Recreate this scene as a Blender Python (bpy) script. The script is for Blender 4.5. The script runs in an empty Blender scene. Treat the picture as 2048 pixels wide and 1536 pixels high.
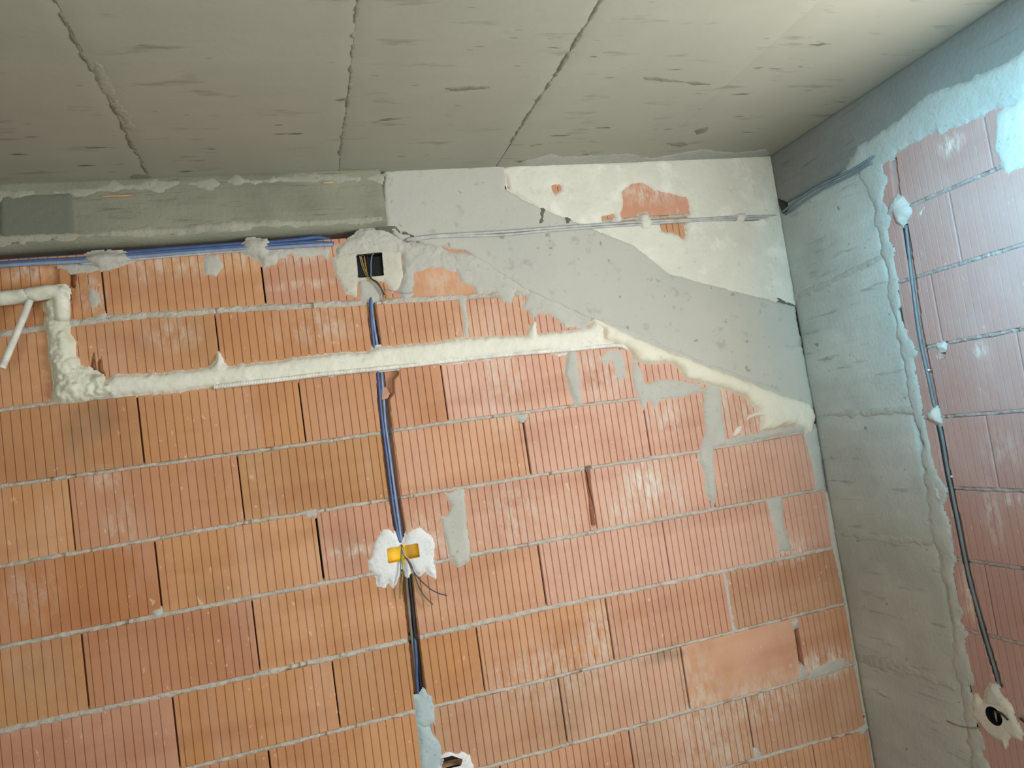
import bpy, math
import numpy as np
from mathutils import Matrix, Vector

# ------------------------------------------------------------------ camera
S = bpy.context.scene
EYE = 1.60
F, YAW, PIT, ROLL, CX, CY = 1470.946, 0.2847174, 0.0669838, -0.1445494, -2.1360468, -2.7387486
ZC = EYE + 1.0567            # ceiling height
FLOOR = -.40
def _axes():
    cy, sy = math.cos(YAW), math.sin(YAW); cp, sp = math.cos(PIT), math.sin(PIT); cr, sr = math.cos(ROLL), math.sin(ROLL)
    f0 = np.array([sy, cy, 0]); r0 = np.array([cy, -sy, 0]); u0 = np.array([0, 0, 1.])
    f = cp*f0 + sp*u0; u1 = -sp*f0 + cp*u0
    return cr*r0 + sr*u1, -sr*r0 + cr*u1, f
RIGHT, UP, FWD = _axes()
CAM = np.array([CX, CY, EYE])
cam = bpy.data.cameras.new('camera'); cam.sensor_width = 36; cam.lens = F*36/2048; cam.clip_start = .02
camo = bpy.data.objects.new('camera', cam); S.collection.objects.link(camo)
camo.matrix_world = Matrix([[RIGHT[0], UP[0], -FWD[0], CX], [RIGHT[1], UP[1], -FWD[1], CY], [RIGHT[2], UP[2], -FWD[2], EYE], [0, 0, 0, 1]])
S.camera = camo

# ------------------------------------------------------------------ light and exposure
S.view_settings.view_transform = 'Standard'; S.view_settings.look = 'None'
S.view_settings.exposure = 0.0; S.view_settings.gamma = 1; S.view_settings.use_curve_mapping = False
def lin(c):
    o = []
    for v in c[:3]:
        v = v/255; o.append(v/12.92 if v <= .04045 else ((v+.055)/1.055)**2.4)
    return tuple(o)
w = bpy.data.worlds.new('sky'); S.world = w; w.use_nodes = True
w.node_tree.nodes['Background'].inputs[0].default_value = (.75, .88, 1, 1)
w.node_tree.nodes['Background'].inputs[1].default_value = .6
def area(name, loc, target, sx, sy, watts, col):
    l = bpy.data.lights.new(name, 'AREA'); l.shape = 'RECTANGLE'; l.size = sx; l.size_y = sy; l.energy = watts; l.color = col
    o = bpy.data.objects.new(name, l); S.collection.objects.link(o); o.location = loc
    o.rotation_euler = (Vector(target)-Vector(loc)).to_track_quat('-Z', 'Y').to_euler(); return o
WY0, WY1, WZ0, WZ1 = -2.40, -1.26, 1.00, 2.25        # window opening in the right wall, beside the camera
area('window_daylight', (.06, (WY0+WY1)/2, (WZ0+WZ1)/2), (-3, (WY0+WY1)/2+.5, (WZ0+WZ1)/2), 1.1, 1.2, 63, (.98, 1, 1))
area('front_fill_light', (-1.7, -4.95, 1.2), (-1.6, 0, 1.5), 2.4, 2.2, 48, (1, .92, .82))  # added soft frontal fill behind the camera; the door is invented
area('left_fill_light', (-3.85, -3.6, 1.3), (-1, -1.7, 1.3), 1.6, 2.0, 56, (.88, 1, .93))  # added side fill to lift the column and right wall; invented window
sp = bpy.data.lights.new('glare_spot', 'SPOT'); sp.energy = 150; sp.color = (.26, .70, 1); sp.spot_size = math.radians(84); sp.spot_blend = 1; sp.shadow_soft_size = .08  # added cool spot, imitates the veiling glare on the right wall
spo = bpy.data.objects.new('glare_spot', sp); S.collection.objects.link(spo); spo.location = (-.85, -1.75, 2.10)
spo.rotation_euler = (Vector((0, -1.22, 1.98))-Vector(spo.location)).to_track_quat('-Z', 'Y').to_euler()

# ------------------------------------------------------------------ pixel of the photograph -> point on a real plane
def ray(u, v): return FWD + (u-1024)/F*RIGHT + (768-v)/F*UP
def hit(u, v, ax, val):
    d = ray(u, v); return CAM + d*((val-CAM[ax])/d[ax])
def bw(ps, h=0.):  return [(float(p[0]), float(p[2])) for p in (hit(u, v, 1, -h) for u, v in ps)]     # back wall: (x, z)
def rw(ps, h=0.):  return [(float(p[1]), float(p[2])) for p in (hit(u, v, 0, -h) for u, v in ps)]     # right wall: (y, z)
def cl(ps, h=0.):  return [(float(p[0]), float(p[1])) for p in (hit(u, v, 2, ZC-h) for u, v in ps)]   # ceiling: (x, y)
PB = lambda a, b, h: np.stack([a, -h, b], -1)
PR = lambda a, b, h: np.stack([-h, a, b], -1)
PC = lambda a, b, h: np.stack([a, b, ZC-h], -1)

# ------------------------------------------------------------------ numeric helpers
def vn(x, y, seed):
    x = np.asarray(x, float); y = np.asarray(y, float)
    ix = np.floor(x).astype(np.int64); iy = np.floor(y).astype(np.int64); fx = x-ix; fy = y-iy
    fx = fx*fx*(3-2*fx); fy = fy*fy*(3-2*fy)
    def hsh(a, b):
        h = (a*374761393 + b*668265263 + seed*982451653) & 0xffffffff
        h = ((h ^ (h >> 13))*1274126177) & 0xffffffff
        return ((h ^ (h >> 16)) & 0xffff)/32767.5-1
    return (hsh(ix, iy)*(1-fx)+hsh(ix+1, iy)*fx)*(1-fy)+(hsh(ix, iy+1)*(1-fx)+hsh(ix+1, iy+1)*fx)*fy
def fbm(x, y, seed, o=4):
    t = 0; a = 1.; n = 0
    for k in range(o): t = t+a*vn(x*2**k, y*2**k, seed+k*17); n += a; a *= .55
    return t/n
def sdf(px, py, poly):
    P = np.array(poly, float); d = np.full(px.shape, 1e9); ins = np.zeros(px.shape, bool); j = len(P)-1
    for i in range(len(P)):
        ax, ay = P[j]; bx, by = P[i]; ex, ey = bx-ax, by-ay
        t = np.clip(((px-ax)*ex+(py-ay)*ey)/(ex*ex+ey*ey+1e-12), 0, 1)
        d = np.minimum(d, (px-ax-t*ex)**2+(py-ay-t*ey)**2)
        c = ((ay > py) != (by > py)) & (px < (bx-ax)*(py-ay)/(by-ay+1e-12)+ax); ins ^= c; j = i
    d = np.sqrt(d); return np.where(ins, -d, d)
def sstep(a, b, x):
    t = np.clip((x-a)/(b-a), 0, 1); return t*t*(3-2*t)

# ------------------------------------------------------------------ object helpers
def mesh_obj(name, V, Fc, mats, parent=None, smooth=True, mi=None, attrs=None, center=True):
    V = np.asarray(V, float); off = np.zeros(3)
    if center and len(V): off = (V.min(0)+V.max(0))/2
    me = bpy.data.meshes.new(name); me.from_pydata((V-off).tolist(), [], [list(map(int, f)) for f in Fc]); me.update()
    for m in (mats if isinstance(mats, (list, tuple)) else [mats]): me.materials.append(m)
    if mi is not None: me.polygons.foreach_set('material_index', np.asarray(mi, np.int32))
    me.polygons.foreach_set('use_smooth', [smooth]*len(me.polygons))
    for k, (typ, arr) in (attrs or {}).items():
        at = me.attributes.new(k, typ, 'POINT')
        at.data.foreach_set('color' if typ == 'FLOAT_COLOR' else 'value', np.asarray(arr, np.float32).ravel())
    o = bpy.data.objects.new(name, me); S.collection.objects.link(o)
    o.location = off
    if parent is not None:
        o.parent = parent; o.location = off-np.array(world(parent))
    return o
def world(o):
    l = np.array(o.location)
    while o.parent: o = o.parent; l = l+np.array(o.location)
    return l
def empty(name, loc):
    o = bpy.data.objects.new(name, None); S.collection.objects.link(o); o.location = loc; o.empty_display_size = .05; return o
def tag(o, label, cat, group=None):
    o['label'] = label; o['category'] = cat
    if group: o['group'] = group
    return o
def struct(o): o['kind'] = 'structure'; return o
def lab(o, t): o['label'] = t; return o

class MB:
    def __init__(s): s.V = []; s.F = []; s.M = []; s.n = 0
    def add(s, V, Fc, m=0):
        s.V.append(np.asarray(V, float)); s.F += [[i+s.n for i in f] for f in Fc]; s.M += [m]*len(Fc); s.n += len(V)
    def box(s, a, b, m=0):
        x0, y0, z0 = a; x1, y1, z1 = b
        s.add([(x0, y0, z0), (x1, y0, z0), (x1, y1, z0), (x0, y1, z0), (x0, y0, z1), (x1, y0, z1), (x1, y1, z1), (x0, y1, z1)],
              [(0, 3, 2, 1), (4, 5, 6, 7), (0, 1, 5, 4), (1, 2, 6, 5), (2, 3, 7, 6), (3, 0, 4, 7)], m)
    def obj(s, name, mats, parent=None, smooth=False, **k):
        return mesh_obj(name, np.concatenate(s.V), s.F, mats, parent, smooth, s.M, **k)
def grid_faces(nx, nz, flip=False):
    i = np.arange((nx-1)*(nz-1)); r = i // (nx-1); c = i % (nx-1); a = r*nx+c
    q = np.stack([a, a+1, a+nx+1, a+nx], -1)
    return q[:, ::-1] if flip else q

def patch(name, poly, P, thick, mat, parent=None, res=.006, soft=.008, rag=.004, rs=60, bump=.0012, bs=70, holes=(), seed=1, slope=.55, lumps=0., ls=22, flip=False, soft_holes=False):
    """a blob of trowelled or foamed material lying on a plane: its rim dives under the surface it sticks to"""
    A = np.array(poly); m = .02
    a = np.arange(A[:, 0].min()-m, A[:, 0].max()+m, res); b = np.arange(A[:, 1].min()-m, A[:, 1].max()+m, res)
    ga, gb = np.meshgrid(a, b); sd = sdf(ga, gb, poly)
    sd = sd+rag*fbm(ga*rs, gb*rs, seed)*1.6; hs = np.full(ga.shape, 1.)
    for h in holes:
        d = sdf(ga, gb, h); hs = np.minimum(hs, d)
        if soft_holes: sd = np.maximum(sd, -d+rag*fbm(ga*rs*1.7, gb*rs*1.7, seed+31)*1.6)
    ins = np.maximum(-sd, 0)
    h = thick*(1-np.exp(-ins/soft))-np.maximum(sd, 0)*slope
    h = h+(bump*fbm(ga*bs, gb*bs, seed+5)+lumps*(np.abs(fbm(ga*ls, gb*ls, seed+9, 3))*2-.5))*sstep(-.004, soft*1.5, -sd)
    h = np.maximum(h, -.03); ok = sd < max(.012, 2.2*res)
    if holes and not soft_holes:                                    # clean cut round a box mouth: rim vertices slide onto its outline
        gz, gx = np.gradient(hs, res); gl = gx*gx+gz*gz+1e-9; mv = (hs < 0) & (hs > -1.5*res); ok &= hs > -1.5*res
        ga = ga-np.where(mv, hs*gx/gl, 0); gb = gb-np.where(mv, hs*gz/gl, 0)
    V = P(ga.ravel(), gb.ravel(), h.ravel()); q = grid_faces(len(a), len(b), flip)
    q = q[ok.ravel()[q].all(1)]
    u = np.unique(q); rm = -np.ones(len(V), int); rm[u] = np.arange(len(u))
    return mesh_obj(name, V[u], rm[q], mat, parent)

def spline(pts, step):
    P = np.array(pts, float); Q = np.vstack([2*P[0]-P[1], P, 2*P[-1]-P[-2]]); out = []
    for i in range(1, len(Q)-2):
        p0, p1, p2, p3 = Q[i-1:i+3]; n = max(2, int(np.linalg.norm(p2-p1)/step))
        for t in np.arange(n)/n:
            out.append(.5*(2*p1+(p2-p0)*t+(2*p0-5*p1+4*p2-p3)*t*t+(3*p1-p0-3*p2+p3)*t**3))
    out.append(P[-1]); return np.array(out)
def tube_geo(pts, r, step=.02, n=8, rib=None, rfun=None, flat=1.):
    C = spline(pts, step); L = np.concatenate([[0], np.cumsum(np.linalg.norm(np.diff(C, axis=0), axis=1))])
    T = np.gradient(C, axis=0); T /= np.linalg.norm(T, axis=1)[:, None]+1e-12
    N = np.array([0, -1., 0]) if abs(T[0][1]) < .8 else np.array([1., 0, 0]); V = []
    R = np.full(len(C), r)
    if rib: R = R*(1-.17*(.5+.5*np.cos(2*np.pi*L/rib)))
    if rfun is not None: R = R*rfun(L/L[-1])
    for c, t, rr in zip(C, T, R):
        N = N-t*(N@t); N /= np.linalg.norm(N); B = np.cross(t, N); an = 2*np.pi*np.arange(n)/n
        V.append(c+rr*(flat*np.cos(an)[:, None]*N+np.sin(an)[:, None]*B))
    m = len(C); V = np.concatenate(V); Fc = [[i*n+k, i*n+(k+1) % n, (i+1)*n+(k+1) % n, (i+1)*n+k] for i in range(m-1) for k in range(n)]
    Fc += [list(range(n))[::-1], [(m-1)*n+k for k in range(n)]]
    return V, Fc
def tube(name, pts, r, mat, parent=None, **k):
    V, Fc = tube_geo(pts, r, **k); return mesh_obj(name, V, Fc, mat, parent)
def bpath(ps, hs):     # pixels -> 3-D path in front of the back wall
    if not isinstance(hs, (list, tuple)): hs = [hs]*len(ps)
    return [tuple(hit(u, v, 1, -h)) for (u, v), h in zip(ps, hs)]
def rpath(ps, hs):
    if not isinstance(hs, (list, tuple)): hs = [hs]*len(ps)
    return [tuple(hit(u, v, 0, -h)) for (u, v), h in zip(ps, hs)]

# ------------------------------------------------------------------ materials
def new_mat(name):
    m = bpy.data.materials.new(name); m.use_nodes = True; nt = m.node_tree; return m, nt, nt.nodes['Principled BSDF']
def N(nt, t, **k):
    n = nt.nodes.new(t)
    for a, b in k.items(): setattr(n, a, b)
    return n
def L(nt, a, b): nt.links.new(a, b)
def noise(nt, scale, detail=5, rough=.55, aniso=(1, 1, 1), off=0):
    g = N(nt, 'ShaderNodeNewGeometry'); mp = N(nt, 'ShaderNodeMapping'); mp.inputs['Scale'].default_value = aniso; mp.inputs['Location'].default_value = (off, off*.7, off*1.3)
    L(nt, g.outputs['Position'], mp.inputs['Vector'])
    n = N(nt, 'ShaderNodeTexNoise'); n.inputs['Scale'].default_value = scale; n.inputs['Detail'].default_value = detail; n.inputs['Roughness'].default_value = rough
    L(nt, mp.outputs[0], n.inputs['Vector']); return n.outputs['Fac']
def ramp(nt, fac, a, b, inv=False):
    r = N(nt, 'ShaderNodeMapRange'); r.inputs['From Min'].default_value = a; r.inputs['From Max'].default_value = b
    if inv: r.inputs['To Min'].default_value = 1; r.inputs['To Max'].default_value = 0
    L(nt, fac, r.inputs['Value']); return r.outputs[0]
def mul(nt, a, b):
    n = N(nt, 'ShaderNodeMath', operation='MULTIPLY')
    for i, v in enumerate((a, b)):
        if isinstance(v, (int, float)): n.inputs[i].default_value = v
        else: L(nt, v, n.inputs[i])
    return n.outputs[0]
def mix(nt, fac, a, b):
    n = N(nt, 'ShaderNodeMix', data_type='RGBA')
    if isinstance(fac, (int, float)): n.inputs[0].default_value = fac
    else: L(nt, fac, n.inputs[0])
    for i, v in ((6, a), (7, b)):
        if isinstance(v, tuple): n.inputs[i].default_value = (*v[:3], 1)
        else: L(nt, v, n.inputs[i])
    return n.outputs[2]
def bump(nt, bs, h, dist, strength=1):
    b = N(nt, 'ShaderNodeBump'); b.inputs['Distance'].default_value = dist; b.inputs['Strength'].default_value = strength
    L(nt, h, b.inputs['Height']); L(nt, b.outputs[0], bs.inputs['Normal'])
def rough_mat(name, c1, c2, dark=None, streak=(1, 1, 1), s1=2.2, s2=9, speck=.0, speck_aniso=None, bd=.003, bscale=60, r=.93, off=0, pale=None):
    m, nt, bs = new_mat(name)
    f1 = ramp(nt, noise(nt, s1, 6, .6, (1, 1, 1), off), .33, .67); f2 = ramp(nt, noise(nt, s2, 5, .6, streak, off+3), .3, .7)
    c = mix(nt, f1, lin(c1), lin(c2)); mean = tuple((a+b)/2 for a, b in zip(c1, c2))
    c = mix(nt, mul(nt, f2, .45), c, lin(c2))
    if pale: c = mix(nt, ramp(nt, noise(nt, s2*.8, 6, .65, streak, off+11), .54, .66), c, lin(pale))
    if dark:
        c = mix(nt, mul(nt, ramp(nt, noise(nt, s2*2.3, 4, .6, speck_aniso or streak, off+7), .60, .72), .55), c, lin(dark))
        if speck: c = mix(nt, ramp(nt, noise(nt, 26, 2, .5, speck_aniso or (1, 1, 1), off+13), .735-speck*.06, .76), c, lin(dark))
    L(nt, c, bs.inputs['Base Color']); bs.inputs['Roughness'].default_value = r; bs.inputs['Specular IOR Level'].default_value = .25
    bump(nt, bs, noise(nt, bscale, 6, .65, (1, 1, 1), off), bd); return m
def plain(name, c, r=.5, spec=.5, var=.12, bs_=90, bd=.0006):
    m, nt, bs = new_mat(name); d = tuple(v*(1-var) for v in c)
    L(nt, mix(nt, ramp(nt, noise(nt, 30, 4), .35, .65), lin(c), lin(d)), bs.inputs['Base Color'])
    bs.inputs['Roughness'].default_value = r; bs.inputs['Specular IOR Level'].default_value = spec
    bump(nt, bs, noise(nt, bs_, 3), bd); return m
def brick_mat(name, dust_haze, dust_haze_col, da=.4, db=.8):
    m, nt, bs = new_mat(name)
    a = N(nt, 'ShaderNodeAttribute', attribute_name='tint'); sm = N(nt, 'ShaderNodeAttribute', attribute_name='smear')
    c = a.outputs['Color']
    c = mix(nt, mul(nt, ramp(nt, noise(nt, 5, 5, .6), .45, .75), .35), c, lin((160, 104, 76)))
    c = mix(nt, mul(nt, ramp(nt, noise(nt, 7, 4, .6, (1, 1, .3), 5), .5, .7), .3), c, lin((212, 176, 154)))
    c = mix(nt, mul(nt, ramp(nt, noise(nt, 3.2, 3, .5, (.35, .35, 2.2), 9), .52, .66), .28), c, lin((158, 98, 70)))
    c = mix(nt, mul(nt, ramp(nt, noise(nt, 55, 3, .5, (1, 1, .55), 21), .69, .74), .55), c, lin((226, 196, 172)))
    c = mix(nt, mul(nt, ramp(nt, noise(nt, 4, 6, .6, (1, 1, 1), 31), da, db), dust_haze), c, lin(dust_haze_col))
    k = mul(nt, sm.outputs['Fac'], ramp(nt, noise(nt, 45, 5, .7, (1, 1, .35), 41), .42, .6))
    c = mix(nt, k, c, lin((214, 203, 190)))
    L(nt, c, bs.inputs['Base Color']); bs.inputs['Roughness'].default_value = .9; bs.inputs['Specular IOR Level'].default_value = .2
    bump(nt, bs, noise(nt, 120, 5, .6), .0008); return m
M_BRICK = brick_mat('terracotta', .12, (196, 160, 140))
M_BRICKR = brick_mat('hazed terracotta', .80, (174, 156, 152), -.4, 1.15)  # grey-pink mixed into the clay imitates the haze veil over this wall
M_MORTAR = rough_mat('grey mortar', (208, 200, 188), (184, 177, 165), (112, 108, 100), s1=9, s2=40, bd=.004, bscale=160)
M_MORTARB = rough_mat('dark backing mortar', (96, 80, 70), (70, 58, 50), s1=9, s2=40)
M_PATCH = rough_mat('trowelled cement', (192, 190, 180), (176, 175, 167), (140, 138, 130), s1=7, s2=30, bd=.002, bscale=90)
M_EDGE = rough_mat('weathered cement', (170, 169, 154), (152, 151, 137), (112, 110, 99), s1=7, s2=26, bd=.003, bscale=90)
M_SEAMP = rough_mat('pale seam mortar', (180, 181, 173), (164, 165, 157), (140, 140, 132), s1=7, s2=24, bd=.003, bscale=80)
M_PANEL = rough_mat('dark panel concrete', (106, 110, 99), (116, 119, 107), (88, 92, 82), streak=(.25, 1, 3), s1=3, s2=11, bd=.002)
M_MORTARR = rough_mat('dusty mortar', (168, 158, 151), (152, 142, 136), (120, 114, 108), s1=9, s2=40, bd=.003, bscale=160)
M_MARK = rough_mat('board mark', (172, 172, 163), (160, 160, 151), (136, 136, 128))
M_FRESH = rough_mat('fresh pale cement', (184, 198, 200), (166, 182, 186), (90, 98, 98), s1=12, s2=40, bd=.002)
M_LIME = rough_mat('lime plaster', (220, 218, 205), (208, 206, 193), (184, 182, 170), s1=5, s2=12, pale=(226, 224, 212), bd=.003, bscale=40)
M_GYPS = rough_mat('white gypsum', (232, 233, 232), (214, 216, 216), (150, 150, 148), s1=12, s2=40, bd=.003, bscale=60)
M_CREAM = rough_mat('cream gypsum', (206, 202, 188), (188, 184, 170), (150, 146, 134), s1=14, s2=40, bd=.003, bscale=60)
M_BEAML = rough_mat('dark board marked concrete', (120, 121, 106), (148, 148, 130), (86, 88, 76), streak=(.25, 1, 3), s1=3, s2=11, bd=.003, off=2)
M_SLOPE = rough_mat('smooth grey concrete', (188, 186, 174), (178, 178, 170), (150, 148, 138), s1=2.5, s2=8, speck=.7, bd=.002, off=5)
M_COL = rough_mat('column concrete', (190, 191, 182), (158, 160, 152), (118, 121, 115), streak=(1, .35, 2.8), s1=2.6, s2=7, speck=.6, bd=.003, off=8)
M_BEAMR = rough_mat('blue grey concrete', (116, 116, 110), (132, 132, 126), (98, 100, 96), streak=(1, .25, 3), s1=3, s2=9, bd=.003, off=14)
M_CEIL = rough_mat('board marked ceiling concrete', (164, 163, 148), (152, 151, 137), (104, 103, 91), streak=(.3, 2.2, 1), s1=1.6, s2=6, speck=.6, speck_aniso=(.28, 1.3, 1), bd=.0009, off=20, bscale=30)
M_SEAM = rough_mat('seam dirt', (112, 110, 96), (138, 136, 120), (84, 82, 72), s1=20, s2=60)
M_FLOOR = rough_mat('screed', (118, 114, 106), (100, 97, 90))
M_RENDER = rough_mat('grey wall render', (126, 122, 112), (112, 108, 99))
M_FOAM = rough_mat('white expanding foam', (226, 224, 212), (218, 215, 200), (190, 184, 160), s1=12, s2=30, bd=.002, bscale=45, r=.75)
M_FOAMD = rough_mat('dirty expanding foam', (226, 226, 208), (204, 202, 182), (112, 102, 80), s1=16, s2=19, bd=.004, bscale=45, r=.75)
M_FOAMC = rough_mat('cream expanding foam', (224, 220, 203), (218, 212, 192), (200, 190, 160), s1=8, s2=20, bd=.003, bscale=40, r=.7)
M_PIPE = plain('white insulation', (226, 224, 208), .6, .3)
M_COND = plain('white corrugated plastic', (232, 230, 220), .45, .4)
M_BLUE = plain('blue cable sheath', (70, 98, 150), .4); M_BLUEG = plain('pale blue cable sheath', (136, 152, 178), .45)
M_DBLUE = plain('dark blue wire', (40, 48, 84), .4); M_GREYC = plain('light grey cable sheath', (186, 187, 184), .5)
M_GREYD = plain('mid grey cable sheath', (132, 128, 122), .5); M_BLACK = plain('black plastic', (24, 25, 28), .45)
M_BROWN = plain('brown wire', (92, 62, 54), .5); M_YG = plain('yellow green wire', (176, 160, 60), .45); M_GREEN = plain('green grey wire', (92, 108, 92), .5)
M_YELLOW = plain('yellow plastic', (246, 204, 20), .4, .5, .05); M_SLATE = plain('slate conduit', (112, 122, 126), .5); M_COPPER = plain('pinkish clay rim', (196, 148, 120), .8)
M_WHITE = plain('white plastic', (238, 238, 232), .4); M_WOOD = plain('raw wood', (188, 160, 122), .8); M_CRACK = plain('dark crack dirt', (104, 102, 92), .9)

# ------------------------------------------------------------------ block walls
rng = np.random.RandomState(7)
PAL = [(198, 146, 102), (192, 138, 96), (200, 150, 112), (194, 144, 116), (186, 140, 98), (204, 154, 112), (190, 136, 90)]
STAINS = []
def block(mb, P, x0, x1, z0f, z1f, feats, tint, tint2, seed, smooth=False, dy=0., smears=(), flip=False, gs=.018, edge=.05):
    """one hollow clay block: grooved face with real V grooves, rounded arrises and sides running back into the wall"""
    ln = x1-x0; g = []
    if not smooth: g = [x0+gs+.0285*k for k in range(40) if gs+.0285*k < ln-.012]
    zm0, zm1 = z0f((x0+x1)/2), z1f((x0+x1)/2)
    fine = any(not (min(p[0] for p in f[0])-.02 > x1 or max(p[0] for p in f[0])+.02 < x0 or min(p[1] for p in f[0])-.02 > zm1 or max(p[1] for p in f[0])+.02 < zm0) for f in feats)
    xs = [x0, x0+.002, x1-.002, x1]
    for a in g: xs += [a-.0021, a-.0006, a+.0006, a+.0021]
    if fine: xs += list(np.arange(x0+.005, x1-.004, .005))
    else: xs += list(np.arange(x0+.02, x1-.01, .02))
    xs = np.unique(np.round(xs, 5)); t = np.linspace(0, 1, 42 if fine else 11); t = np.unique(np.concatenate([t, [.008, .992]]))
    xs = np.concatenate([[x0], xs, [x1]]); t = np.concatenate([[0], t, [1]])
    X, T = np.meshgrid(xs, t); Z = z0f(X)*(1-T)+z1f(X)*T
    h = np.zeros_like(X)+dy
    gd = np.full_like(X, 1.)
    for a in g: gd = np.minimum(gd, np.abs(X-a))
    if g: h -= .0042*(1-sstep(.0006, .0021, gd))
    ed = np.minimum(np.minimum(X-x0, x1-X), np.minimum((T*(zm1-zm0)), (1-T)*(zm1-zm0)))
    h -= .0022*(1-np.clip(ed/.0022, 0, 1))
    h += .0006*fbm(X*35, Z*35, seed)
    for poly, dep, rag in feats:
        if fine:
            sd = sdf(X, Z, poly)+rag*fbm(X*50, Z*50, seed+3)
            h = np.where(sd < .004, np.minimum(h, -dep*sstep(.003, -.004, sd)+h*0), h)
    h[0] = h[-1] = -edge; h[:, 0] = h[:, -1] = -edge
    k = np.clip(.5+.9*fbm(X*5+seed, Z*1.5, seed+11, 3), 0, 1)[..., None]
    col = np.array(lin(tint))*(1-k)+np.array(lin(tint2))*k
    smv = np.zeros_like(X)
    for cx, cz, rx, rz, st in smears:
        smv = np.maximum(smv, st*np.clip(1.3-np.hypot((X-cx)/rx, (Z-cz)/rz), 0, 1))
    for cx, cz, rx, rz, st in STAINS:                               # soot and damp stains: a patch of its own colour on the clay
        kk = (st*np.clip(1.2-np.hypot((X-cx)/rx, (Z-cz)/rz)+.5*fbm(X*30, Z*30, seed+41), 0, 1))[..., None]
        col = col*(1-kk)+np.array(lin((128, 112, 92)))*kk
    mb.add(P(X.ravel(), Z.ravel(), h.ravel()), grid_faces(len(xs), len(t), flip).tolist(), 0)
    mb.col.append(np.concatenate([col.reshape(-1, 3), np.ones((X.size, 1))], 1)); mb.sm.append(smv.ravel())
def bed(mb, P, x0, x1, zf, feats, th, seed, flip=False, level=.0):
    xs = np.arange(x0, x1+.005, .006); d = np.array([-.016, -.011, -.008, -.005, -.002, .002, .005, .008, .011, .016])*th
    X, D = np.meshgrid(xs, d); Z = zf(X)+D+.0025*fbm(X*14, X*0, seed)
    h = .0008+level+.0060*fbm(X*42, Z*90, seed+1)-.0055*(np.abs(D)/(.0075*th))**2+.004*np.maximum(fbm(X*9, Z*20, seed+2), 0)
    h -= .010*sstep(.35, .6, fbm(X*16, Z*0, seed+6))
    h = np.maximum(h, -.04)
    for poly, dep, rag in feats:
        sd = sdf(X, Z, poly); h = np.where(sd < .006, np.minimum(h, -dep*sstep(.004, -.003, sd)), h)
    mb.add(P(X.ravel(), Z.ravel(), h.ravel()), grid_faces(len(xs), len(d), flip).tolist(), 1)
    mb.col.append(np.ones((X.size, 4))); mb.sm.append(np.zeros(X.size))

# -------- back wall: bed joints follow the courses read on the wall
LINES = {0: [(0, 668), (210, 637), (440, 620), (735, 605), (925, 594), (1055, 585)], 1: [(0, 820), (110, 806)], 2: [(0, 973), (285, 933), (620, 887), (898, 845), (1152, 811), (1280, 797)],
         3: [(0, 1133), (480, 1047), (650, 1020), (1100, 947), (1402, 902), (1600, 866)], 4: [(0, 1295), (320, 1231), (642, 1168), (1100, 1081), (1651, 977)],
         5: [(0, 1463), (370, 1382), (650, 1320), (1100, 1215), (1667, 1096)], 6: [(383, 1536), (650, 1468), (1100, 1357), (1692, 1207)], 7: [(1100, 1500), (1500, 1390), (1713, 1327)], 8: [(1452, 1536), (1738, 1456)]}
def zline(k):
    nom = EYE+.567-.25*k; pts = []
    if k in LINES:
        pts = sorted(bw(LINES[k]))
    pts = ([(-3.9, nom)] if not pts or pts[0][0] > -3.6 else [])+pts+([(0.05, nom)] if not pts or pts[-1][0] < -.1 else [])
    xs, zs = zip(*pts)
    return lambda x: np.interp(x, xs, zs)
ZL = {k: zline(k) for k in range(-2, 11)}
JOINTS = {-1: [-1.30, -.78, -.26], 0: [-3.24, -2.722, -2.203, -1.68, -1.16, -.64, -.12], 1: [-3.42, -2.90, -2.379, -1.837, -1.481, -1.205, -.68, -.16],
          2: [-3.17, -2.654, -2.126, -1.604, -1.085, -.808, -.29], 3: [-3.41, -2.886, -2.361, -1.84, -1.311, -.795, -.48], 4: [-3.17, -2.651, -2.124, -1.615, -1.073, -.545],
          5: [-3.41, -2.893, -2.369, -1.836, -1.324, -.793, -.275], 6: [-3.17, -2.648, -2.131, -1.607, -1.086, -.554], 7: [-3.42, -2.90, -2.374, -1.838, -1.321, -.80, -.253],
          8: [-3.17, -2.64, -2.12, -1.59, -1.072, -.546], 9: [-2.9, -2.38, -1.84, -1.32, -.8, -.275], 10: [-2.64, -2.12, -1.59, -1.07, -.55]}
SLOPE = [(768, 340), (1008, 320), (1012, 376), (1055, 402), (1270, 490), (1340, 546), (1592, 612), (1630, 816), (1560, 792), (1400, 726), (1180, 636), (1050, 578), (930, 500), (800, 478), (764, 450)]
chase_c = [(742, 598), (747, 650), (755, 700), (762, 745), (767, 800), (774, 870), (783, 950), (793, 1020), (804, 1085), (813, 1140), (820, 1210), (828, 1280), (835, 1340), (842, 1400), (858, 1536), (866, 1600)]
chase_w = [7, 8, 9, 9, 11, 11, 11, 11, 10, 11, 10, 11, 11, 12, 12, 12]
CHASE = bw([(u-k, v) for (u, v), k in zip(chase_c, chase_w)]+[(u+k, v) for (u, v), k in list(zip(chase_c, chase_w))[::-1]])
BOX1 = [(711, 509), (765, 504), (769, 553), (715, 558)]; BOX2 = [(771, 1096), (837, 1085), (841, 1114), (774, 1128)]; HOLE = [(880, 1516), (903, 1510), (925, 1517), (921, 1530), (884, 1538)]
def grow(ps, k):
    c = np.mean(ps, axis=0); return [tuple(c+(np.array(p)-c)*k) for p in ps]
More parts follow.
